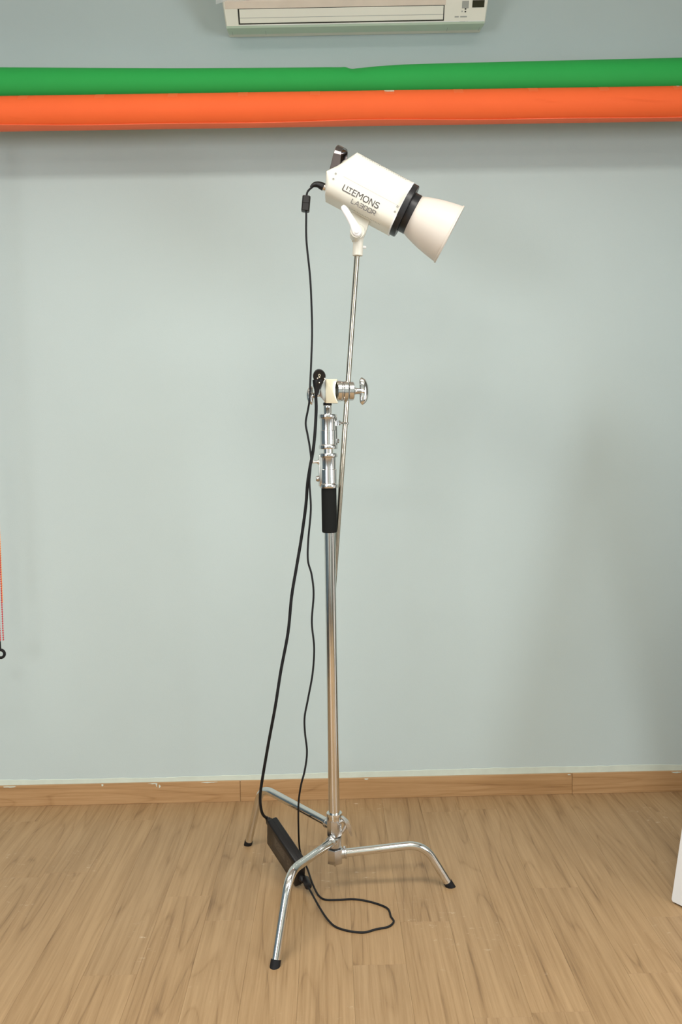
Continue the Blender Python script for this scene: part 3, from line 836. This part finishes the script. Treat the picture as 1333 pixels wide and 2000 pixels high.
# carrying handle on the slanted back
def hpt(a, b, v): return lp(a, b, v)
def handle(bm):
    # a flat chromed band bent to a U, one foot on each side of the slanted back
    Yn, Yf_ = YLAMP-0.034, YLAMP+0.034
    pth = [(650.5, 352, Yn-.002, 20), (654, 330, Yn, 18), (658.5, 306, Yn, 15), (660.5, 296.5, Yn+.001, 13.5), (662.5, 290.5, Yn+.006, 13), (665.5, 287.5, Yn+.016, 13), (668, 288.5, YLAMP, 13), (670.5, 289.5, Yf_-.016, 13), (672.5, 292, Yf_-.006, 13), (673.2, 298, Yf_-.001, 13), (672.5, 306, Yf_, 13), (670, 330, Yf_, 15), (667, 350, Yf_, 17)]
    cs = [P(x, y, Y) for x, y, Y, w in pth]; rings = []
    for i, c in enumerate(cs):
        tg = (cs[min(len(cs)-1, i+1)]-cs[max(0, i-1)]).normalized()
        wd_ = (lu - tg*lu.dot(tg)).normalized(); nr = tg.cross(wd_).normalized(); w = pth[i][3]/SL; t2 = 0.0030
        rings.append([c + wd_*w/2*q0 + nr*t2*q1 for q0, q1 in ((-1, -.5), (-.9, -1), (.9, -1), (1, -.5), (1, .5), (.9, 1), (-.9, 1), (-1, .5))])
    loft(bm, rings)
one('carry_handle', 'gunmetal', lamp, handle, ang=40)
one('handle_boss', 'lamp_white', lamp, lambda bm: lathe(bm, [(0.016, -0.02), (0.016, 0.012), (0.013, 0.017), (0, 0.018)], lp(-66, 28, 0.0), (-lu*0.55+lw*0.83), 24))
# front rings and reflector, turned about the optical axis
AXB = 7.2
def turn(name, mat, prof, par=None, n=64, ang=35):
    return one(name, mat, par or lamp, lambda bm: lathe(bm, [(r/SL, a/SL) for r, a in prof], lp(0, AXB), lu, n), ang=ang)
one('front_bezel', 'lamp_pure', lamp, lambda bm: loft(bm, [lsec(60.6, TOPB+.5, BOTB-.5, HW+0.0006), lsec(63.0, TOPB+.5, BOTB-.5, HW+0.0006)]), ang=30)
turn('mount_ring', 'ring_black', [(30, 62), (50.5, 62.5), (51.5, 63.5), (51.5, 72.5), (50.5, 73.8), (34, 73.8)])
refl = turn('reflector', 'reflector_white', [(36.5, 86), (37.6, 87), (41.5, 97), (45.6, 110), (49.6, 125), (53.0, 141), (55.6, 156), (56.6, 163.5), (58.3, 164.0), (58.5, 165.5), (58.0, 167.0), (56.2, 167.0), (54.8, 155), (52, 141), (48.5, 125), (44.4, 110), (40.3, 97), (36, 87), (36, 86)], n=96)
turn('reflector_collar', 'ring_black', [(34, 73), (37.8, 73.4), (38.6, 74.5), (38.6, 86.2), (37.6, 87.4), (30, 87.4)], par=refl)
turn('led_window', 'lamp_grey', [(0.0, 80), (34, 80), (34, 76), (0, 76)])
# yoke: pivot, receiver and locking lever
pv_a, pv_b = ab(700, 451)
PV = lp(pv_a, pv_b, 0)
def tongue(bm):
    poly = [(-22, -36), (18, -36), ab(716, 452), ab(709, 464), ab(690, 466)]
    prism(bm, [((a-pv_a)/SL, (b-pv_b)/SL*1.03) for a, b in poly], PV - lv*0.012, lu, lw, lv, 0.024, bev=0.002)
one('pivot_tongue', 'lamp_white', lamp, tongue)
def vlath(name, mat, r0, prof, par=None, c=None):
    return one(name, mat, par or lamp, lambda bm: lathe(bm, prof, (c or PV) , -EY, 36))
vlath('pivot_hub', 'lamp_white', 0, [(0, -0.024), (0.0205, -0.024), (0.022, -0.022), (0.022, 0.022), (0.0205, 0.0245), (0, 0.0245)])
rb, rt = P(699, 499.5, YLAMP), P(700.5, 455, YLAMP)
def recv(bm):
    d = rb-rt; l = d.length
    lathe(bm, [(0.017, 0), (0.0158, l*0.25), (0.0148, l*0.45), (0.0152, l*0.96), (0.0145, l), (0.0085, l)], rt, d, 32)
one('rod_receiver', 'lamp_white', lamp, recv)
L_('receiver_screw', 'lamp_pure', lamp, [(0.004, 0), (0.004, 0.018), (0, 0.019)], P(704, 482, YLAMP), EX + EY*0.5, 14)
def lever(bm):
    Yv = YLAMP-0.085
    pts = [(697.5, 451.5, 9.6), (694.5, 445, 8.6), (690, 436, 7.2), (682, 422, 6.4), (675, 410.5, 6.1), (671, 404.5, 5.2)]
    rings = []
    cs = [P(x, y, Yv - 0.004*(i > 2)) for i, (x, y, w) in enumerate(pts)]
    dirn = (cs[-1]-cs[0]).normalized(); nrm = -EY; sd = dirn.cross(nrm).normalized()
    for k, (c, (x, y, w)) in enumerate(zip(cs, pts)):
        rings.append([c + sd*(w/SL)*math.cos(a)*1.0 + EY*0.0055*math.sin(a)*(1 if k < 5 else .7) for a in [2*math.pi*q/20 for q in range(20)]])
    rings.insert(0, [cs[0] - dirn*0.010 + sd*(7.4/SL)*math.cos(a) + EY*0.005*math.sin(a) for a in [2*math.pi*q/20 for q in range(20)]])
    rings.insert(0, [cs[0] - dirn*0.0145 + sd*(3.4/SL)*math.cos(a) + EY*0.003*math.sin(a) for a in [2*math.pi*q/20 for q in range(20)]])
    rings.append([cs[-1] + dirn*0.0045 + sd*(2.8/SL)*math.cos(a) + EY*0.002*math.sin(a) for a in [2*math.pi*q/20 for q in range(20)]])
    loft(bm, rings)
lvr = one('tilt_lever', 'lamp_pure', lamp, lever, ang=60)
lvc = P(697, 452, YLAMP-0.085)
one('lever_shaft', 'lamp_white', lvr, lambda bm: lathe(bm, [(0.0165, 0.002), (0.0165, 0.02), (0.013, 0.03), (0.013, 0.07)], lvc, EY, 28))
one('lever_cap', 'lamp_pure', lvr, lambda bm: lathe(bm, [(0.0068, -0.004), (0.0068, 0.0066), (0.0058, 0.0074), (0, 0.0074)], lvc, -EY, 24))

# ================================================================== POWER ADAPTER
_d = ray(555, 1660).normalized(); _eu = (EZ - _d*EZ.dot(_d)).normalized(); _ex = _d.cross(_eu)
Lh = (_ex*57 - _eu*86 - _d*66).normalized()
Hh = (-_ex*2 - _eu*46 + _d*58); Hh = (Hh - Lh*Hh.dot(Lh)).normalized()
Th = Lh.cross(Hh).normalized(); Th = Th if Th.x > 0 else -Th
LL, HH, TT = 0.192, 0.112, 0.036
ya, yb = 2.5, 3.1
for _ in range(40):                                     # lowest corner rests on the floor
    ym = (ya+yb)/2; A0 = P(521, 1602, ym)
    if (A0 + Lh*LL + Hh*HH).z > 0.0015: ya = ym
    else: yb = ym
M = Matrix(((*Lh, 0), (*Hh, 0), (*Th, 0), (0, 0, 0, 1))).transposed(); M.translation = A0
pa = thing('power_adapter', A0 + Lh*LL + Hh*HH, 'black power brick hanging by its cord behind the front leg', 'power adapter')
one('case', 'black_plastic', pa, lambda bm: box(bm, (0, 0, 0), (LL, HH, TT), M=M, bev=0.006, seg=3))
one('case_seam', 'rubber', pa, lambda bm: box(bm, (-0.0002, -0.0002, TT/2-0.0006), (LL+0.0002, HH+0.0002, TT/2+0.0006), M=M, bev=0.0001, seg=1))
one('rating_label', 'label_grey', pa, lambda bm: box(bm, (0.040, 0.018, -0.0003), (0.165, 0.090, 0.0005), M=M))
def lab(bm):
    random.seed(2)
    for k in range(9):
        y = 0.024 + 0.0045*k
        x = 0.055
        while x < 0.118:
            w = random.uniform(0.006, 0.02); box(bm, (x, y, -0.0005), (min(x+w, 0.122), y+0.0012, 0.0), M=M); x += w+0.003
    for cx, cy in ((0.138, 0.040), (0.138, 0.052), (0.146, 0.046), (0.150, 0.060), (0.141, 0.066)):
        box(bm, (cx, cy, -0.0005), (cx+0.006, cy+0.0014, 0), M=M); box(bm, (cx, cy+0.005, -0.0005), (cx+0.006, cy+0.0064, 0), M=M); box(bm, (cx, cy, -0.0005), (cx+0.0013, cy+0.006, 0), M=M)
one('label_print', 'label_ink', pa, lab, smooth=False)
INL = M @ Vector((0, HH*0.30, TT/2)); OUTL = M @ Vector((LL, HH*0.66, TT/2))
one('inlet_socket', 'black_plastic', pa, lambda bm: box(bm, (-0.006, HH*0.12, 0.006), (0.002, HH*0.50, TT-0.006), M=M, bev=0.002))

# ================================================================== CABLES
# mains cord: plug hooked on the grip head, down to the adapter
mc = thing('mains_cord', INL, 'thick black mains cord with round two-pin plug hung on the grip head', 'cord')
mp_ = [(619, 764, -.045), (617.5, 775, -.042), (618, 800, -.04), (616, 840, -.04), (612, 880, -.04), (606, 912, -.04), (601, 945, -.04), (598, 985, -.035), (590, 1045, -.03), (580, 1105, -.03), (570, 1165, -.03),
       (563, 1235, -.03), (549, 1310, -.03), (538, 1380, -.03), (525, 1450, .0), (513, 1520, .04), (508.5, 1555, .07), (510, 1578, .09), (514, 1591, A0.y-YC+.0)]
pts = [P(a, b, YC+c) for a, b, c in mp_]
iend = INL - Lh*0.030
one('cord', 'rubber', mc, lambda bm: tube(bm, spline(pts + [iend], 6), 0.0046, 12))
one('inlet_plug', 'black_plastic', mc, lambda bm: loft(bm, [[p + Hh*a*q0 + Th*b*q1 for q0, q1 in ((-1, -.6), (-.6, -1), (.6, -1), (1, -.6), (1, .6), (.6, 1), (-.6, 1), (-1, .6))] for p, a, b in
     ((iend - Lh*0.006, .0045, .0045), (iend, .006, .006), (iend + Lh*0.008, .007, .0065), (iend+Lh*0.009, .013, .009), (iend + Lh*0.027, .0135, .0095))]))
pc = P(624, 734, YC-0.052)
plug_n = Vector((0.05, -0.93, -0.30)).normalized()                     # pin face, towards the camera and slightly down
px_, py_ = Vector((1, 0, 0)), None
px_ = (EX - plug_n*EX.dot(plug_n)).normalized(); py_ = plug_n.cross(px_); py_ = py_ if py_.z > 0 else -py_
pg = one('plug', 'black_plastic', mc, lambda bm: lathe(bm, [(0, -0.030), (0.010, -0.030), (0.0155, -0.022), (0.0178, -0.008), (0.0185, 0.0), (0.0185, 0.006), (0.0172, 0.008), (0, 0.008)], pc, plug_n, 36, hint=EX))
def plugbody(bm):
    rings = []
    for (x, y, w, dpt) in ((622, 742, 11, .014), (621.5, 748, 10.2, .013), (620.5, 752, 8.6, .011), (619.5, 760, 5.6, .0075), (619, 768, 4.2, .006), (618.5, 771, 3.6, .005)):
        c = P(x, y, YC-0.047); rings.append([c + EX*(w/SC)*math.cos(a) + EY*dpt*math.sin(a) for a in [2*math.pi*q/24 for q in range(24)]])
    loft(bm, rings)
one('plug_neck', 'black_plastic', pg, plugbody)
for yy in (754, 757.5, 761, 764.5):
    one('relief_rib', 'rubber', pg, lambda bm: lathe(bm, [((8.6 - (yy-752)*0.42)/SC, -0.0012), ((9.2 - (yy-752)*0.42)/SC, 0), ((8.6 - (yy-752)*0.42)/SC, 0.0012)], P(620-(yy-752)*.08, yy, YC-0.047), EZ, 20, sx=0.8))
face = pc + plug_n*0.008
def key(bm):
    tube(bm, [face + px_*0.0028*math.cos(a) + py_*(0.0034*math.sin(a)+0.003) for a in [2*math.pi*q/20 for q in range(21)]], 0.0009, 6, cap=False)
one('earth_ring', 'plug_cream', pg, key)
one('earth_hole', 'hole', pg, lambda bm: lathe(bm, [(0.0019, 0.0003), (0, 0.0003)], face + py_*0.003, plug_n, 12, cap=False))
one('earth_clip', 'plug_cream', pg, lambda bm: box(bm, (-0.0022, -0.0040, 0), (0.0022, -0.0010, 0.0008), M=Matrix(((*px_, 0), (*py_, 0), (*plug_n, 0), (0, 0, 0, 1))).transposed() and Matrix.Translation(face) @ Matrix(((*px_, 0), (*py_, 0), (*plug_n, 0), (0, 0, 0, 1))).transposed()))
for (x, y), dv in (((620.5, 739), 1), ((634.5, 739.5), 1), ((624, 747.5), 1)):
    q = P(x, y, YC-0.066)
    one('pin', 'nickel', pg, lambda bm: lathe(bm, [(0.0013, 0), (0.0020, 0.001), (0.0020, 0.004), (0, 0.0055)], q + plug_n*-0.003, plug_n, 10))

# lamp cord: adapter, loop on the floor, up to the back of the lamp
RC = 0.0030
lc = thing('lamp_cord', PF(700, 1821), 'thin black lamp cord with ferrite bead, looped on the floor', 'cord')
lampend = lp(-88.5, 3 - 8, 0.0)
cn = P(637, 365, YLAMP)
cp = [(606, 369, .012), (601, 375, .01), (599, 384, .008), (598, 400, .005), (598.5, 420, 0), (599, 470, 0), (606, 540, 0), (609, 600, 0), (610, 650, 0), (608.5, 700, -.02), (606.5, 745, -.05), (605, 780, -.066), (602, 800, -.06), (597.5, 826, -.055),
      (601, 848, -.055), (605, 870, -.055), (608, 897, -.055), (606.5, 920, -.055), (605, 944, -.05), (607.5, 995, -.05), (602.5, 1055, -.05), (602, 1095, -.05), (609, 1122, -.05), (613, 1160, -.05), (609.5, 1215, -.05), (614, 1265, -.05), (611, 1315, -.05), (602, 1365, -.05),
      (595.5, 1400, -.05), (596, 1430, -.05), (600, 1468, -.05), (596, 1503, -.05), (588, 1535, -.045), (583.5, 1570, .02), (583.5, 1620, .10), (586, 1660, .15), (594, 1682, .12), (602, 1700, .09)]
lo_end = PF(610, 1724, 0.022)
lo = [P(a, b, YC+c) for a, b, c in cp]
fl_ = [PF(a, b, RC) for a, b in ((622, 1748), (636, 1757), (662, 1757.5), (690, 1756), (718, 1760), (745, 1768), (759, 1776), (764, 1790), (769.5, 1800), (759, 1810), (735, 1815), (712, 1821), (685, 1819), (660, 1812))]
d_out = Lh
tail = [PF(645, 1801, 0.006), PF(628, 1778, 0.010)]
ppos = PF(600, 1724, 0.034); pdir = (PF(605, 1737, 0.030)-ppos).normalized()
tail.append(ppos + pdir*0.034)
c0 = P(612, 362, YLAMP)
one('cord', 'rubber', lc, lambda bm: tube(bm, spline([P(618, 361, YLAMP+.012), c0 + EY*.012] + lo + [lo_end] + fl_ + tail + [ppos + pdir*0.018], 7), RC, 10))
one('lamp_connector', 'black_plastic', lc, lambda bm: tube(bm, spline([P(607.5, 366, YLAMP+.012), P(611, 362.5, YLAMP+.012), P(616, 360.5, YLAMP+.012), P(622, 360.5, YLAMP+.012), P(628, 363, YLAMP+.012), P(633, 365.5, YLAMP+.012)], 3),
     [.0040, .0044, .0048, .0056, .0066, .0074, .0080, .0084, .0088, .0094, .0100, .0106, .0110, .0113, .0114, .0114][:16], 18))
one('connector_shell', 'nickel', lc, lambda bm: tube(bm, [P(632.5, 365.3, YLAMP+.012), P(642, 369, YLAMP+.012)], 0.0105, 20))
fb = P(598, 398.5, YC+0.007)
def ferr(bm):
    d = (P(597, 413, YC+.005)-P(599.5, 384, YC+.008)).normalized(); a, b = EY, d.cross(EY).normalized(); a = b.cross(d)
    rings = []
    for s, k in ((-.5, .86), (-.47, 1), (-.03, 1), (-.01, .93), (.01, .93), (.03, 1), (.47, 1), (.5, .86)):
        c = fb + d*(29/SC)*s; rings.append([c + (a*q0+b*q1)*0.0118*k for q0, q1 in ((-1, -.7), (-.7, -1), (.7, -1), (1, -.7), (1, .7), (.7, 1), (-.7, 1), (-1, .7))])
    loft(bm, rings)
one('ferrite_bead', 'black_plastic', lc, ferr, ang=30)
one('output_bead', 'black_plastic', lc, lambda bm: lathe(bm, [(0.004, -0.024), (0.0105, -0.021), (0.0118, -0.018), (0.0118, 0.016), (0.0108, 0.020), (0.006, 0.022), (0.0026, 0.022)], ppos, pdir, 22))
one('output_lead', 'rubber', lc, lambda bm: tube(bm, spline([OUTL - Lh*0.004, OUTL + Lh*0.012, ppos - pdir*0.034, ppos - pdir*0.016], 5), 0.0046, 10))
one('strain_relief', 'black_plastic', lc, lambda bm: lathe(bm, [(0.009, -0.003), (0.009, 0.006), (0.0055, 0.016)], OUTL, Lh, 16))

# ================================================================== WHITE BOARD AT THE RIGHT EDGE
q0 = PF(1311, 1764); q1 = PF(1333, 1774.5)
e = Vector((q1.x-q0.x, q1.y-q0.y, 0)).normalized()
qt = PP(1333.5, 1611, q0, e)                         # upper point on its left edge: plane through q0 across the bottom edge
upb = (qt - q0).normalized(); nb = e.cross(upb).normalized()
if nb.y > 0: nb = -nb
hb = 1.6; wb = 0.95
wbd = thing('display_board', q0 + e*wb/2, 'white board leaning at the right edge of the photo, standing on the floor', 'board')
def brd(bm):
    z = 0.006
    prism(bm, [(0.004, z), (wb-0.004, z), (wb, z+0.005), (wb, hb), (0, hb), (0, z+0.006)], q0, e, upb, -nb, 0.024, bev=0.0015)
one('panel', 'board_white', wbd, brd, smooth=False)
for s in (0.06, wb-0.06):
    one('foot_pad', 'rubber', wbd, lambda bm: box(bm, (-0.02, -0.001, 0.002), (0.02, 0.0075, 0.022), M=Matrix.Translation(q0 + e*s) @ Matrix(((*e, 0), (*upb, 0), (*(-nb), 0), (0, 0, 0, 1))).transposed()))
tp = q0 + upb*hb - nb*0.024; hz = Vector((nb.x, nb.y, 0)).normalized()
ft_ = Vector((tp.x, tp.y, 0)) - hz*0.22
sd_ = (tp - ft_).normalized(); sn = e.cross(sd_).normalized()
one('rear_panel', 'board_white', wbd, lambda bm: prism(bm, [(0.0, 0.002), (wb, 0.002), (wb, (tp-ft_).length), (0, (tp-ft_).length)], ft_, e, sd_, sn if sn.dot(hz) < 0 else -sn, 0.02), smooth=False)
